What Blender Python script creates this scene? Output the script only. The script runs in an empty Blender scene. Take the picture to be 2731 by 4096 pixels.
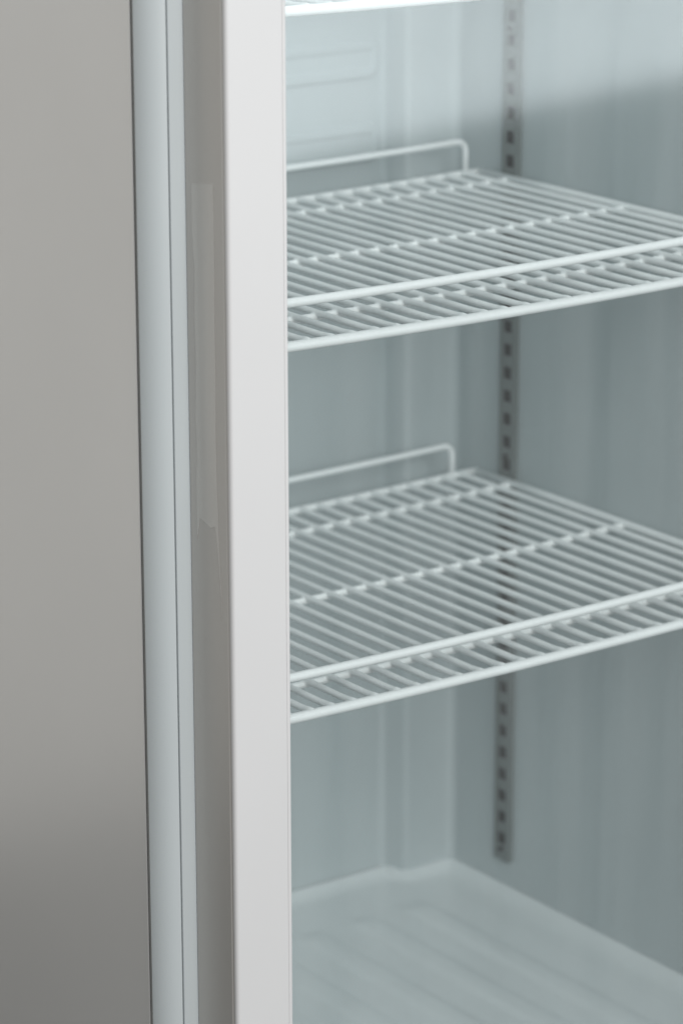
import bpy, bmesh, math, random
from mathutils import Vector, Matrix
random.seed(4)
sc = bpy.context.scene
COL = sc.collection
Z0 = 1.0                                   # height of the upper seen shelf above the floor

# ------------------------------------------------------------------ camera
yaw, pit, rol = 0.62248, 0.28814, -0.0024
cd = bpy.data.cameras.new('camera')
cam = bpy.data.objects.new('camera', cd); COL.objects.link(cam)
f = Vector((math.sin(yaw)*math.cos(pit), math.cos(yaw)*math.cos(pit), -math.sin(pit)))
r = f.cross(Vector((0, 0, 1))).normalized(); u = r.cross(f)
r2 = r*math.cos(rol)+u*math.sin(rol); u2 = u*math.cos(rol)-r*math.sin(rol)
m = Matrix((r2, u2, -f)).transposed().to_4x4()
m.translation = Vector((-1.65045, -2.34788, 0.69387+Z0))
cam.matrix_world = m
cd.sensor_fit = 'VERTICAL'; cd.sensor_height = 36; cd.lens = 13202.4/4096*36
cd.clip_start = 0.1; cd.clip_end = 200
cd.dof.use_dof = True; cd.dof.focus_distance = 2.97; cd.dof.aperture_fstop = 4.8
cd.dof.aperture_blades = 9
sc.camera = cam

# ------------------------------------------------------------------ light
w = bpy.data.worlds.new('World'); sc.world = w; w.use_nodes = True
bg = w.node_tree.nodes['Background']
bg.inputs['Color'].default_value = (0.93, 0.985, 1.0, 1); bg.inputs['Strength'].default_value = 0.42

def area(name, loc, aim, sx, sy, rad, col):
    l = bpy.data.lights.new(name, 'AREA'); l.shape = 'RECTANGLE'; l.size = sx; l.size_y = sy
    l.energy = rad*math.pi*sx*sy; l.color = col
    o = bpy.data.objects.new(name, l); COL.objects.link(o)
    o.location = loc
    d = (Vector(aim)-Vector(loc)).normalized()
    o.rotation_euler = d.to_track_quat('-Z', 'Y').to_euler()
    return o
# tall window opposite the fridge: its sill is what the glass of the door mirrors
wd = Vector((0.973, -0.23, 0)); wn = Vector((0.23, 0.973, 0))
p0 = Vector((1.95, -2.50, 0.66+0.95))
area('window_light', p0, p0+wn, 3.0, 1.9, 2.1, (0.90, 0.97, 1.0))
# added fill light from the front, a little left and above
area('front_fill_light', (-1.05, -3.8, 2.6), (0.1, 0.3, 1.1), 2.4, 1.8, 12.2, (1.0, 0.995, 0.985))
# unseen fill added under the ceiling of the cavity to brighten the wires
area('cavity_fill_light', (0.265, 0.13, Z0+0.845), (0.265, 0.16, 0.0), 0.62, 0.10, 10.0, (0.93, 0.985, 1.0))

sc.view_settings.view_transform = 'Standard'; sc.view_settings.look = 'None'
sc.view_settings.exposure = 0; sc.view_settings.gamma = 1
sc.render.engine = 'CYCLES'
sc.cycles.use_denoising = True
sc.cycles.max_bounces = 14; sc.cycles.diffuse_bounces = 8; sc.cycles.transparent_max_bounces = 12
sc.cycles.caustics_reflective = False; sc.cycles.caustics_refractive = False

# ------------------------------------------------------------------ materials
def mat(name, col, rough=0.5, metal=0.0, spec=0.5, var=0.03, scale=6.0, bump=0.0, bscale=300, stretch=(1, 1, 1), coat=0.0):
    m = bpy.data.materials.new(name); m.use_nodes = True
    nt = m.node_tree; b = nt.nodes['Principled BSDF']
    b.inputs['Roughness'].default_value = rough; b.inputs['Metallic'].default_value = metal
    b.inputs['Specular IOR Level'].default_value = spec; b.inputs['Coat Weight'].default_value = coat
    tc = nt.nodes.new('ShaderNodeTexCoord'); mp = nt.nodes.new('ShaderNodeMapping')
    mp.inputs['Scale'].default_value = stretch
    nt.links.new(tc.outputs['Object'], mp.inputs['Vector'])
    n = nt.nodes.new('ShaderNodeTexNoise'); n.inputs['Scale'].default_value = scale; n.inputs['Detail'].default_value = 4
    nt.links.new(mp.outputs['Vector'], n.inputs['Vector'])
    cr = nt.nodes.new('ShaderNodeValToRGB')
    cr.color_ramp.elements[0].position = 0.3; cr.color_ramp.elements[1].position = 0.7
    cr.color_ramp.elements[0].color = tuple(c*(1-var) for c in col)+(1,)
    cr.color_ramp.elements[1].color = tuple(min(1, c*(1+var)) for c in col)+(1,)
    nt.links.new(n.outputs['Fac'], cr.inputs['Fac']); nt.links.new(cr.outputs['Color'], b.inputs['Base Color'])
    if bump:
        n2 = nt.nodes.new('ShaderNodeTexNoise'); n2.inputs['Scale'].default_value = bscale; n2.inputs['Detail'].default_value = 2
        nt.links.new(tc.outputs['Object'], n2.inputs['Vector'])
        bm_ = nt.nodes.new('ShaderNodeBump'); bm_.inputs['Strength'].default_value = bump; bm_.inputs['Distance'].default_value = 0.001
        nt.links.new(n2.outputs['Fac'], bm_.inputs['Height']); nt.links.new(bm_.outputs['Normal'], b.inputs['Normal'])
    return m

M = {}
M['door'] = mat('white_painted_door_frame', (0.58, 0.572, 0.572), 0.42, spec=0.35, var=0.012, scale=5)
M['doorside'] = mat('satin_door_edge_with_shade', (0.46, 0.443, 0.42), 0.30, metal=0.35, var=0.012, scale=5)  # satin edge of the door, shade of its side face mixed into the colour
M['side'] = mat('warm_grey_side_sheet', (0.71, 0.70, 0.685), 0.30, metal=0.40, var=0.025, scale=2.5)
M['trim'] = mat('pale_blue_grey_plastic_trim', (0.485, 0.520, 0.530), 0.42, var=0.012, scale=8)
M['seam'] = mat('seam_gap_shade', (0.30, 0.30, 0.29), 0.7)  # strip filling the open gap, its shadow put into the colour
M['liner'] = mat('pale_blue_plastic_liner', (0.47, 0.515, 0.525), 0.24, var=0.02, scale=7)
M['bottom_lit'] = mat('brightened_liner_plastic', (0.74, 0.775, 0.78), 0.28, var=0.02, scale=7)  # same plastic as the liner, lightened for the brighter light at the bottom
M['wire'] = mat('white_coated_wire', (0.93, 0.945, 0.943), 0.35, var=0.01, scale=30, bump=0.06, bscale=500)
M['steel'] = mat('dull_steel_strip', (0.165, 0.188, 0.183), 0.5, metal=0.15, var=0.06, scale=50)
M['slot'] = mat('black_slot_recess', (0.012, 0.013, 0.014), 0.8)
M['gasket'] = mat('grey_gasket_rubber', (0.42, 0.43, 0.43), 0.6)
M['wall'] = mat('warm_white_wall_paint', (0.74, 0.72, 0.69), 0.8, var=0.02, scale=3)
M['floor'] = mat('grey_floor', (0.08, 0.078, 0.074), 0.5, var=0.15, scale=3)

g = bpy.data.materials.new('clear_door_glass'); g.use_nodes = True; nt = g.node_tree
nt.nodes.clear()
out = nt.nodes.new('ShaderNodeOutputMaterial'); mx = nt.nodes.new('ShaderNodeMixShader')
tr = nt.nodes.new('ShaderNodeBsdfTransparent'); tr.inputs['Color'].default_value = (0.988, 0.996, 0.996, 1)
gl = nt.nodes.new('ShaderNodeBsdfGlossy'); gl.inputs['Roughness'].default_value = 0.07
fr = nt.nodes.new('ShaderNodeFresnel'); fr.inputs['IOR'].default_value = 1.52
geo = nt.nodes.new('ShaderNodeNewGeometry')
# the same 1.52 whether the ray meets the outer or the inner side of a pane
io = nt.nodes.new('ShaderNodeMapRange'); io.inputs['To Min'].default_value = 1.52; io.inputs['To Max'].default_value = 1/1.52
nt.links.new(geo.outputs['Backfacing'], io.inputs['Value']); nt.links.new(io.outputs['Result'], fr.inputs['IOR'])
nt.links.new(fr.outputs[0], mx.inputs[0]); nt.links.new(tr.outputs[0], mx.inputs[1]); nt.links.new(gl.outputs[0], mx.inputs[2])
# uneven pale haze painted on the panes for the milky veil and reflected streaks
tc = nt.nodes.new('ShaderNodeTexCoord'); mp = nt.nodes.new('ShaderNodeMapping'); mp.inputs['Scale'].default_value = (26, 26, 1.6)
mp.inputs['Rotation'].default_value = (0, 0.05, 0)
ns = nt.nodes.new('ShaderNodeTexNoise'); ns.inputs['Scale'].default_value = 1.0; ns.inputs['Detail'].default_value = 3
nt.links.new(tc.outputs['Object'], mp.inputs['Vector']); nt.links.new(mp.outputs['Vector'], ns.inputs['Vector'])
du = nt.nodes.new('ShaderNodeMapRange'); du.inputs['From Min'].default_value = 0.35; du.inputs['From Max'].default_value = 0.72
du.inputs['To Min'].default_value = 0.002; du.inputs['To Max'].default_value = 0.020
nt.links.new(ns.outputs['Fac'], du.inputs['Value'])
df = nt.nodes.new('ShaderNodeBsdfDiffuse'); df.inputs['Color'].default_value = (0.85, 0.87, 0.87, 1)
m2 = nt.nodes.new('ShaderNodeMixShader')
nt.links.new(du.outputs['Result'], m2.inputs[0]); nt.links.new(mx.outputs[0], m2.inputs[1]); nt.links.new(df.outputs[0], m2.inputs[2])
nt.links.new(m2.outputs[0], out.inputs['Surface'])
M['glass'] = g

fm = mat('clear_plastic_film', (0.51, 0.495, 0.472), 0.26, metal=0.33, var=0.03, scale=30, stretch=(1, 1, 0.2))
M['film'] = fm

# ------------------------------------------------------------------ helpers
def weighted(o):
    wm = o.modifiers.new('normals', 'WEIGHTED_NORMAL'); wm.weight = 100; wm.keep_sharp = True
def obj(name, bm, material, parent=None, smooth=False, fix=True):
    if fix: bmesh.ops.recalc_face_normals(bm, faces=bm.faces)
    me = bpy.data.meshes.new(name); bm.to_mesh(me); bm.free()
    if smooth:
        for p in me.polygons: p.use_smooth = True
    for mm in (material if isinstance(material, (list, tuple)) else [material]): me.materials.append(mm)
    o = bpy.data.objects.new(name, me); COL.objects.link(o); o.parent = parent
    return o
def box(bm, x0, x1, y0, y1, z0, z1, bev=0.0, seg=2):
    vs = [bm.verts.new((x, y, z)) for x in (x0, x1) for y in (y0, y1) for z in (z0, z1)]
    fs = [(0,1,3,2), (4,6,7,5), (0,4,5,1), (2,3,7,6), (0,2,6,4), (1,5,7,3)]
    F = [bm.faces.new([vs[i] for i in q]) for q in fs]
    if bev:
        E = list({e for fc in F for e in fc.edges})
        bmesh.ops.bevel(bm, geom=E, offset=bev, segments=seg, profile=0.5, affect='EDGES')
def prism(bm, pts, z0, z1):
    """closed outline in xy, extruded upward"""
    a = [bm.verts.new((x, y, z0)) for x, y in pts]; b = [bm.verts.new((x, y, z1)) for x, y in pts]
    n = len(pts)
    for i in range(n): bm.faces.new((a[i], a[(i+1) % n], b[(i+1) % n], b[i]))
    bm.faces.new(a); bm.faces.new(b)
def tube(bm, pts, rad, seg=14, cap=True):
    pts = [Vector(p) for p in pts]; rings = []
    rr = rad if isinstance(rad, (list, tuple)) else [rad]*len(pts)
    t0 = (pts[1]-pts[0]).normalized()
    up = Vector((0, 0, 1)) if abs(t0.z) < 0.9 else Vector((0, 1, 0))
    for i, p in enumerate(pts):
        t = (pts[min(i+1, len(pts)-1)]-pts[max(i-1, 0)]).normalized()
        s = t.cross(up)
        if s.length < 1e-4: s = t.cross(Vector((0, 1, 0)))
        s.normalize(); up = s.cross(t).normalized()
        rings.append([bm.verts.new(p+(s*math.cos(2*math.pi*k/seg)+up*math.sin(2*math.pi*k/seg))*rr[i]) for k in range(seg)])
    for a, b in zip(rings, rings[1:]):
        for k in range(seg): bm.faces.new((a[k], a[(k+1) % seg], b[(k+1) % seg], b[k]))
    if cap: bm.faces.new(rings[0][::-1]); bm.faces.new(rings[-1])
def arc(c, r, a0, a1, n, f):
    return [f(c[0]+r*math.cos(a0+(a1-a0)*i/n), c[1]+r*math.sin(a0+(a1-a0)*i/n)) for i in range(n+1)]
def thing(name, label, cat, loc=(0, 0, 0), group=None):
    o = bpy.data.objects.new(name, None); COL.objects.link(o); o.location = loc
    o.empty_display_size = 0.1
    o['label'] = label; o['category'] = cat
    if group: o['group'] = group
    return o

# ------------------------------------------------------------------ floor
bm = bmesh.new(); 
vs = [bm.verts.new(v) for v in ((-6, -6, 0), (6, -6, 0), (6, 1.3, 0), (-6, 1.3, 0))]; bm.faces.new(vs)
fl = obj('floor', bm, M['floor']); fl['kind'] = 'structure'
bm = bmesh.new()
vs = [bm.verts.new(v) for v in ((-6, 1.3, 0), (6, 1.3, 0), (6, 1.3, 3.2), (-6, 1.3, 3.2))]; bm.faces.new(vs)
wl = obj('wall_behind', bm, M['wall']); wl['kind'] = 'structure'

# ------------------------------------------------------------------ fridge
XL, XR = -0.105, 0.636                     # liner, inside faces
ZB, ZT = Z0-0.862, Z0+0.86                 # liner floor and ceiling
YF = -0.0165                               # face of the cabinet front
YC, YP = 0.611, 0.640                      # corner column and recessed back panel
fr_ = thing('display_fridge', 'white upright display fridge with a glass door and wire shelves inside', 'fridge', (0, 0, 0))

# outer side panels (sheet), top, bottom, back
OL, OR = -0.1715, 0.706
H0, H1 = 0.10, 2.02
bm = bmesh.new(); box(bm, OL, OL+0.0015, 0.0175, 0.70, H0, H1, 0.0004, 1); sp = obj('side_panel', bm, M['side'], fr_)
sp['label'] = 'warm grey left side panel'
bm = bmesh.new(); box(bm, OR-0.0015, OR, 0.0175, 0.70, H0, H1); obj('side_panel', bm, M['side'], fr_)
bm = bmesh.new(); box(bm, OL, OR, 0.7005, 0.703, H0, H1); obj('back_panel', bm, M['side'], fr_)
bm = bmesh.new(); box(bm, OL-0.001, OR+0.001, -0.013, 0.703, H1+0.0005, H1+0.12, 0.003); obj('top_cover', bm, M['door'], fr_)
bm = bmesh.new(); box(bm, OL-0.001, OR+0.001, -0.013, 0.703, 0.02, H0-0.0005, 0.003); obj('plinth', bm, M['door'], fr_)
# dark seam between the side sheet and the front trim
bm = bmesh.new(); box(bm, OL+0.0015, OL+0.006, 0.0092, 0.0173, H0, H1); obj('seam', bm, M['seam'], fr_)

# front trim profile: soft rounded corner, a groove, a flat band
def trim_profile(sign):
    P = []
    cx, rx, ry = -0.1575, 0.0158, 0.0250
    n = 20
    P.append((-0.1690, 0.0090))
    P.append((-0.1733, 0.0090))
    for i in range(0, n+1):
        a = math.radians(6+68*i/n)
        P.append((-0.1509-0.0225*math.cos(a), 0.0121-0.0298*math.sin(a)))
    x_, y_ = P[-1]
    P += [(x_+0.0003, y_+0.0004), (x_+0.0004, -0.0125), (-0.1551, -0.0125), (-0.1551, -0.0160), (-0.1547, -0.0165)]
    P += [(-0.1080, -0.0165), (-0.1060, -0.0150), (-0.1060, -0.0006)]
    if sign < 0: P = [(OL+OR-x, y) for x, y in P]
    return P
bm = bmesh.new(); prism(bm, trim_profile(1), H0, H1); t_ = obj('front_trim', bm, M['trim'], fr_)
t_['label'] = 'pale blue grey corner profile with a thin groove'
bm = bmesh.new(); prism(bm, trim_profile(-1), H0, H1); obj('front_trim', bm, M['trim'], fr_)

# liner: one inner shell with rounded corners, built as a cross section swept up
def liner_section():
    P = [(XL, -0.012)]
    P.append((XL, YC-0.015)); P += [(XL+0.003, YC-0.004), (XL+0.012, YC)]
    P += [(XL+0.050, YC), (XL+0.056, YC+0.003), (XL+0.064, YP-0.003), (XL+0.070, YP)]
    P += [(0.545, YP), (0.5525, YP-0.0015), (0.5560, YP-0.006), (0.5640, YC+0.006), (0.5675, YC+0.001), (0.5735, YC)]
    P += [(XR-0.012, YC), (XR-0.0035, YC-0.0035), (XR, YC-0.012)]
    # right wall; two soft upright ribs shaped to give pale reflected streaks
    P += [(XR, 0.345), (XR-0.0009, 0.337), (XR-0.0009, 0.325), (XR, 0.317), (XR, 0.290), (XR-0.0009, 0.282), (XR-0.0009, 0.268), (XR, 0.260)]
    P += [(XR, -0.012)]
    return P
bm = bmesh.new(); P = liner_section()
zs = [ZB, ZT]
a = [bm.verts.new((x, y, ZB)) for x, y in P]; b = [bm.verts.new((x, y, ZT)) for x, y in P]
for i in range(len(P)-1): bm.faces.new((a[i], b[i], b[i+1], a[i+1]))
bm.faces.new(b)                            # ceiling
for e in list(bm.edges): pass
# give the shell thickness outward with a solid back
bmesh.ops.recalc_face_normals(bm, faces=bm.faces)
ln = obj('inner_liner', bm, M['liner'], fr_, smooth=True, fix=False)
so = ln.modifiers.new('solid', 'SOLIDIFY'); so.thickness = 0.003; so.offset = 1
ln.data.polygons[-1].use_smooth = False
weighted(ln)
ln['label'] = 'pale blue inner walls with stepped corners'

# liner floor with low ribs and a cove toward the walls
bm = bmesh.new()
NX, NY = 130, 110
X0, X1, Y0, Y1 = XL+0.0005, XR-0.0005, -0.012, YP-0.002
def sstep(t): t = max(0, min(1, t)); return t*t*(3-2*t)
def floor_h(x, y):
    back = YC if (x > 0.565 or x < XL+0.055) else (YP if (XL+0.07 < x < 0.553) else YC+0.012)
    h = 0.0
    d = min(back-y, XR-x, x-XL)
    if d < 0.028: h += 0.010*(1-max(0, d)/0.028)**2
    if 0.04 < y < 0.55 and -0.05 < x < 0.59:
        k = math.sin((x+0.02)*2*math.pi/0.075)
        e = sstep((y-0.04)/0.04)*sstep((0.55-y)/0.03)*sstep((x+0.05)/0.02)*sstep((0.59-x)/0.02)
        h += 0.0032*sstep((k+0.1)/0.9)*e
    return h
grid = [[bm.verts.new((X0+(X1-X0)*i/NX, Y0+(Y1-Y0)*j/NY, ZB+floor_h(X0+(X1-X0)*i/NX, Y0+(Y1-Y0)*j/NY))) for j in range(NY+1)] for i in range(NX+1)]
for i in range(NX):
    for j in range(NY): bm.faces.new((grid[i][j], grid[i+1][j], grid[i+1][j+1], grid[i][j+1]))
lf = obj('liner_floor', bm, M['bottom_lit'], fr_, smooth=True)
lf['label'] = 'ribbed cavity bottom'

# embossed round-ended panels of the back wall
def pill(bm, x0, x1, z0, z1, y, depth, rim):
    rr = (z1-z0)/2; zc = (z0+z1)/2
    def outline(k, yy):
        pts = []
        R_ = rr*0.72
        for (cx_, cz_, a0) in ((x1-R_, z1-R_, 90), (x1-R_, z0+R_, 0), (x0+R_, z0+R_, -90), (x0+R_, z1-R_, -180)):
            for i in range(9):
                an = math.radians(a0-90*i/8)
                pts.append((cx_+(R_-k)*math.cos(an), yy, cz_+(R_-k)*math.sin(an)))
        return pts
    rings = [outline(0, y), outline(rim*0.4, y-depth*0.75), outline(rim, y-depth), outline(rim*2.2, y-depth), outline(rim*2.8, y-depth*0.75), outline(rim*3.4, y-depth*0.3)]
    V = [[bm.verts.new(p) for p in ring] for ring in rings]  # a soft raised bead, the middle nearly flat
    n = len(V[0])
    for A, B in zip(V, V[1:]):
        for i in range(n): bm.faces.new((A[i], A[(i+1) % n], B[(i+1) % n], B[i]))
    bm.faces.new(V[-1])
for zc in (0.1285, 0.0335):
    bm = bmesh.new(); pill(bm, -0.01, 0.548, Z0+zc-0.023, Z0+zc+0.023, YP, 0.0050, 0.0045)
    weighted(obj('embossed_panel', bm, M['liner'], fr_, smooth=True))

# slotted shelf standards on the side walls
PITCH = 0.02708
def standard(side, y0, label=None):
    xw = XR if side > 0 else XL
    s = -1 if side > 0 else 1              # toward the cavity
    y0 += 0.0022; y1 = y0+0.0266; zt, zb = Z0+0.70, Z0-0.8195
    sx0, sx1 = y0+0.0062, y0+0.0202 
    bm = bmesh.new()
    # face sheet with real slots: rows of quads
    zbase = Z0+0.12984-0.0006
    ks = range(-21, 36)
    screws = {}
    edges_z = []
    slots = []
    for k in range(-22, 36):
        zc = zbase-k*PITCH
        if zb+0.006 < zc < zt-0.006: slots.append((zc+0.0071, zc-0.0071))
    fx = xw+s*0.0055
    ys = [y0, sx0, sx1, y1]
    cur = zt
    def quad(ya, yb, za, zb_): 
        v = [bm.verts.new((fx, ya, za)), bm.verts.new((fx, yb, za)), bm.verts.new((fx, yb, zb_)), bm.verts.new((fx, ya, zb_))]
        bm.faces.new(v)
    for a_, b_ in slots:
        quad(y0, y1, cur, a_)
        quad(y0, sx0, a_, b_); quad(sx1, y1, a_, b_)
        cur = b_
    quad(y0, y1, cur, zb)
    bmesh.ops.remove_doubles(bm, verts=bm.verts, dist=1e-5)
    o = obj('shelf_standard', bm, M['steel'], fr_)
    so = o.modifiers.new('solid', 'SOLIDIFY'); so.thickness = 0.0012; so.offset = 0
    # flanges
    bm = bmesh.new()
    for (ya, yb) in ((y0-0.0003, y0+0.001), (y1-0.001, y1+0.0003)):
        box(bm, min(xw, fx+s*0.0009), max(xw, fx+s*0.0009), ya, yb, zb, zt)
    obj('flange', bm, M['steel'], o)
    bm = bmesh.new()
    box(bm, min(xw+s*0.0002, xw+s*0.0012), max(xw+s*0.0002, xw+s*0.0012), y0+0.002, y1-0.002, zb+0.001, zt-0.001)
    obj('slot_backing', bm, M['slot'], o)
    for k in (-0.5*0+ -1.5, 16.62, 34.5):
        zc = zbase-(k)*PITCH-0.0005
        bm = bmesh.new()
        bmesh.ops.create_cone(bm, cap_ends=True, segments=20, radius1=0.0036, radius2=0.0028, depth=0.003,
                              matrix=Matrix.Translation((fx+s*0.0015, y0+0.0136, zc)) @ Matrix.Rotation(math.radians(90)*s, 4, 'Y'))
        obj('screw', bm, M['slot'], o)
    if label: o['label'] = label
    return o
standard(1, 0.4908)
standard(1, 0.050)
standard(-1, 0.4908)
standard(-1, 0.050)

# ------------------------------------------------------------------ door (closed, a frame round a pane)
DXL, DXR = -0.1405, 0.676
DF, DB = -0.082, -0.0180
DZ0, DZ1 = 0.105, 2.015
ST = 0.0605                                # stile width
bm = bmesh.new()
def stile_profile(x0, x1, lipside):
    # rounded front corners, thin lip toward the glass
    R_ = 0.0022
    R_ = 0.0036
    P = [(x0, DB), (x0, DF+0.0085), (x0+0.0003, DF+0.0080), (x0+0.0009, DF+0.0070), (x0+0.0009, DF+0.0060), (x0+0.0004, DF+0.0050)]
    P += [(x0+R_-R_*math.cos(math.radians(t))+0.0004, DF+R_-R_*math.sin(math.radians(t))) for t in (5, 15, 25, 35, 45, 55, 65, 75, 83, 90)]
    P += [(x1-0.0046, DF), (x1-0.0040, DF+0.0003), (x1-0.0037, DF+0.0010), (x1-0.0034, DF+0.0004), (x1-0.0028, DF+0.0002)]
    P += [(x1-0.0010, DF+0.0002), (x1-0.0002, DF+0.0006), (x1, DF+0.0016), (x1, DB)]
    return P
P = stile_profile(DXL, DXL+ST, 1); prism(bm, P, DZ0, DZ1)
P = [(DXL+DXR-x, y) for x, y in stile_profile(DXL, DXL+ST, 1)]; prism(bm, P, DZ0, DZ1)
box(bm, DXL+ST+0.0002, DXR-ST-0.0002, DF+0.0005, DB, DZ0, DZ0+0.075, 0.002)
box(bm, DXL+ST+0.0002, DXR-ST-0.0002, DF+0.0005, DB, DZ1-0.075, DZ1, 0.002)
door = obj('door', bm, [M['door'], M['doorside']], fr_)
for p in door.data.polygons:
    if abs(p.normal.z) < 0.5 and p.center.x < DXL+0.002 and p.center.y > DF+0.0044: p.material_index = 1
door['label'] = 'white glass door with a broad flat stile'
for yy in (0.0125, 0.0285):                # double glazing
    bm = bmesh.new(); box(bm, DXL+ST+0.0005, DXR-ST-0.0005, DF+yy, DF+yy+0.004, DZ0+0.076, DZ1-0.076)
    obj('glass_pane', bm, M['glass'], door)
bm = bmesh.new()
for (x0, x1) in ((DXL+0.014, DXL+0.030), (DXR-0.030, DXR-0.014)):
    box(bm, x0, x1, DB+0.0002, YF-0.0001, DZ0+0.01, DZ1-0.01)
obj('gasket', bm, M['gasket'], door)
# strip of clear protective film left on the door's edge
bm = bmesh.new()
xf = DXL-0.0003
out_ = [(-0.0604, 0.1703), (-0.0607, 0.10), (-0.0600, 0.05), (-0.0603, 0.00), (-0.0594, -0.05), (-0.0606, -0.10), (-0.0620, -0.15), (-0.0650, -0.19), (-0.0655, -0.215), (-0.0640, -0.19), (-0.0600, -0.155), (-0.0560, -0.132),
        (-0.0500, -0.135), (-0.0400, -0.132), (-0.0330, -0.130), (-0.0280, -0.150), (-0.0275, -0.10), (-0.0295, -0.07), (-0.0280, -0.04), (-0.0300, 0.01), (-0.0288, 0.05), (-0.0300, 0.09), (-0.0266, 0.12), (-0.0269, 0.1655)]
A = [bm.verts.new((xf, y, Z0+z)) for y, z in out_]; B = [bm.verts.new((xf+0.00022, y, Z0+z)) for y, z in out_]
n = len(A)
for i in range(n): bm.faces.new((A[i], A[(i+1) % n], B[(i+1) % n], B[i]))
bm.faces.new(A); bm.faces.new(B)
obj('protective_film', bm, M['film'], door)

# ------------------------------------------------------------------ wire shelves
SP = 0.025
def sag(x, z0=0.0): return -0.00229*(1-((x-0.25)/0.25)**2) if -0.1 < x < 0.6 else 0.002
RF, RR, RW, RS = 0.0050, 0.0044, 0.0036, 0.0040     # front wire, guard rails, long wires, supports
D = 0.556; XA, XB = -0.096, 0.625
def sagf(x):
    t = (x-0.25)/0.25
    return -0.00229*(1-t*t) if abs(t) < 1.5 else -0.00229*(1-2.25)
def make_shelf(z, rows, label, rail_end=0.018):
    root = thing('wire_shelf', label, 'shelf', (0.265, 0.278, Z0+z), 'white wire shelves inside the fridge')
    ox, oy = 0.265, 0.278
    def L(p): return (p[0]-ox, p[1]-oy, p[2]+sagf(p[0]))
    # grid of long wires welded over the supports and into the front and back wires
    bm = bmesh.new()
    ks = [k for k in range(-3, 25)]
    for k in ks:
        x = k*SP + random.uniform(-0.0009, 0.0009)
        x2 = x + random.uniform(-0.0005, 0.0005)
        # flared ends where the coating pooled
        pts = [(x, 0.0015, 0.0002), (x, 0.0055, 0.0010), (x, 0.011, 0.0014), (x, 0.02, 0.0014), (x2, D-0.012, 0.0014), (x2, D, 0.0)]
        tube(bm, [L(p) for p in pts], [RW*1.65, RW*1.45, RW*1.12, RW, RW, RW*1.25], 8)
    xs = [XA+(XB-XA)*i/30 for i in range(31)]
    for yy in rows:
        tube(bm, [L((x, yy, -0.0024)) for x in xs], RS, 8)
        for k in ks:
            # little puddles of coating at each weld
            x = k*SP
            m_ = Matrix.Translation(L((x-0.0045, yy, -0.0024))) @ Matrix.Diagonal((0.0066, 0.0042, 0.0034, 1))
            bmesh.ops.create_icosphere(bm, subdivisions=1, radius=1, matrix=m_)
    tube(bm, [L((x, 0.0003, 0)) for x in xs], RF*0.93, 10)
    tube(bm, [L((x, D, 0)) for x in xs], RS*0.93, 10)
    grid_o = obj('wire_grid', bm, M['wire'], root, smooth=True)
    rm = grid_o.modifiers.new('weld', 'REMESH'); rm.mode = 'VOXEL'; rm.voxel_size = 0.0011; rm.use_smooth_shade = True
    sm = grid_o.modifiers.new('soft', 'SMOOTH'); sm.factor = 0.5; sm.iterations = 8
    # frame wires
    bm = bmesh.new(); tube(bm, [L((x, 0, 0)) for x in xs], RF, 18); fw = obj('front_wire', bm, M['wire'], root, smooth=True)
    bm = bmesh.new(); tube(bm, [L((x, D, 0)) for x in xs], RS, 14); obj('back_wire', bm, M['wire'], root, smooth=True)
    for x in (XA, XB):
        bm = bmesh.new()
        tube(bm, [L((x, y_, 0)) for y_ in (0.0, D*0.25, D*0.5, D*0.75, D)], RF*0.85, 14); obj('side_wire', bm, M['wire'], root, smooth=True)
    # guard rails, turned down at their ends
    def rail(y0, h, rr, xa, xb):
        bm = bmesh.new(); pts = []; R_ = 0.012
        zc = sagf(0)
        pts += [(xa, y0, 0.0), (xa, y0, h-R_)]
        for i in range(1, 8):
            an = math.radians(90*i/8); pts.append((xa+R_-R_*math.cos(an), y0, h-R_+R_*math.sin(an)))
        for i in range(25): pts.append((xa+R_+(xb-xa-2*R_)*i/24, y0, h))
        for i in range(1, 8):
            an = math.radians(90*i/8); pts.append((xb-R_+R_*math.sin(an), y0, h-R_+R_*math.cos(an)))
        pts += [(xb, y0, h-R_), (xb, y0, 0.0)]
        tube(bm, [L(p) for p in pts], rr, 16)
        return bm
    obj('front_guard_rail', rail(0.0, 0.0400, RR, XA+0.006, XB-0.008), M['wire'], root, smooth=True)
    obj('back_guard_rail', rail(D+0.001, 0.0370, RR*0.78, XA+0.006, XB-rail_end), M['wire'], root, smooth=True)
    return root
make_shelf(0.2978, (0.090, 0.298, 0.498), 'topmost white coated wire shelf, cut off by the top edge of the photo')
make_shelf(0.0, (0.0965, 0.3035, 0.503), 'middle white coated wire shelf, whole, with another shelf above and below it')
make_shelf(-0.3515, (0.0795, 0.292, 0.4915), 'lowest white coated wire shelf, with only the ribbed cavity bottom beneath it', 0.034)
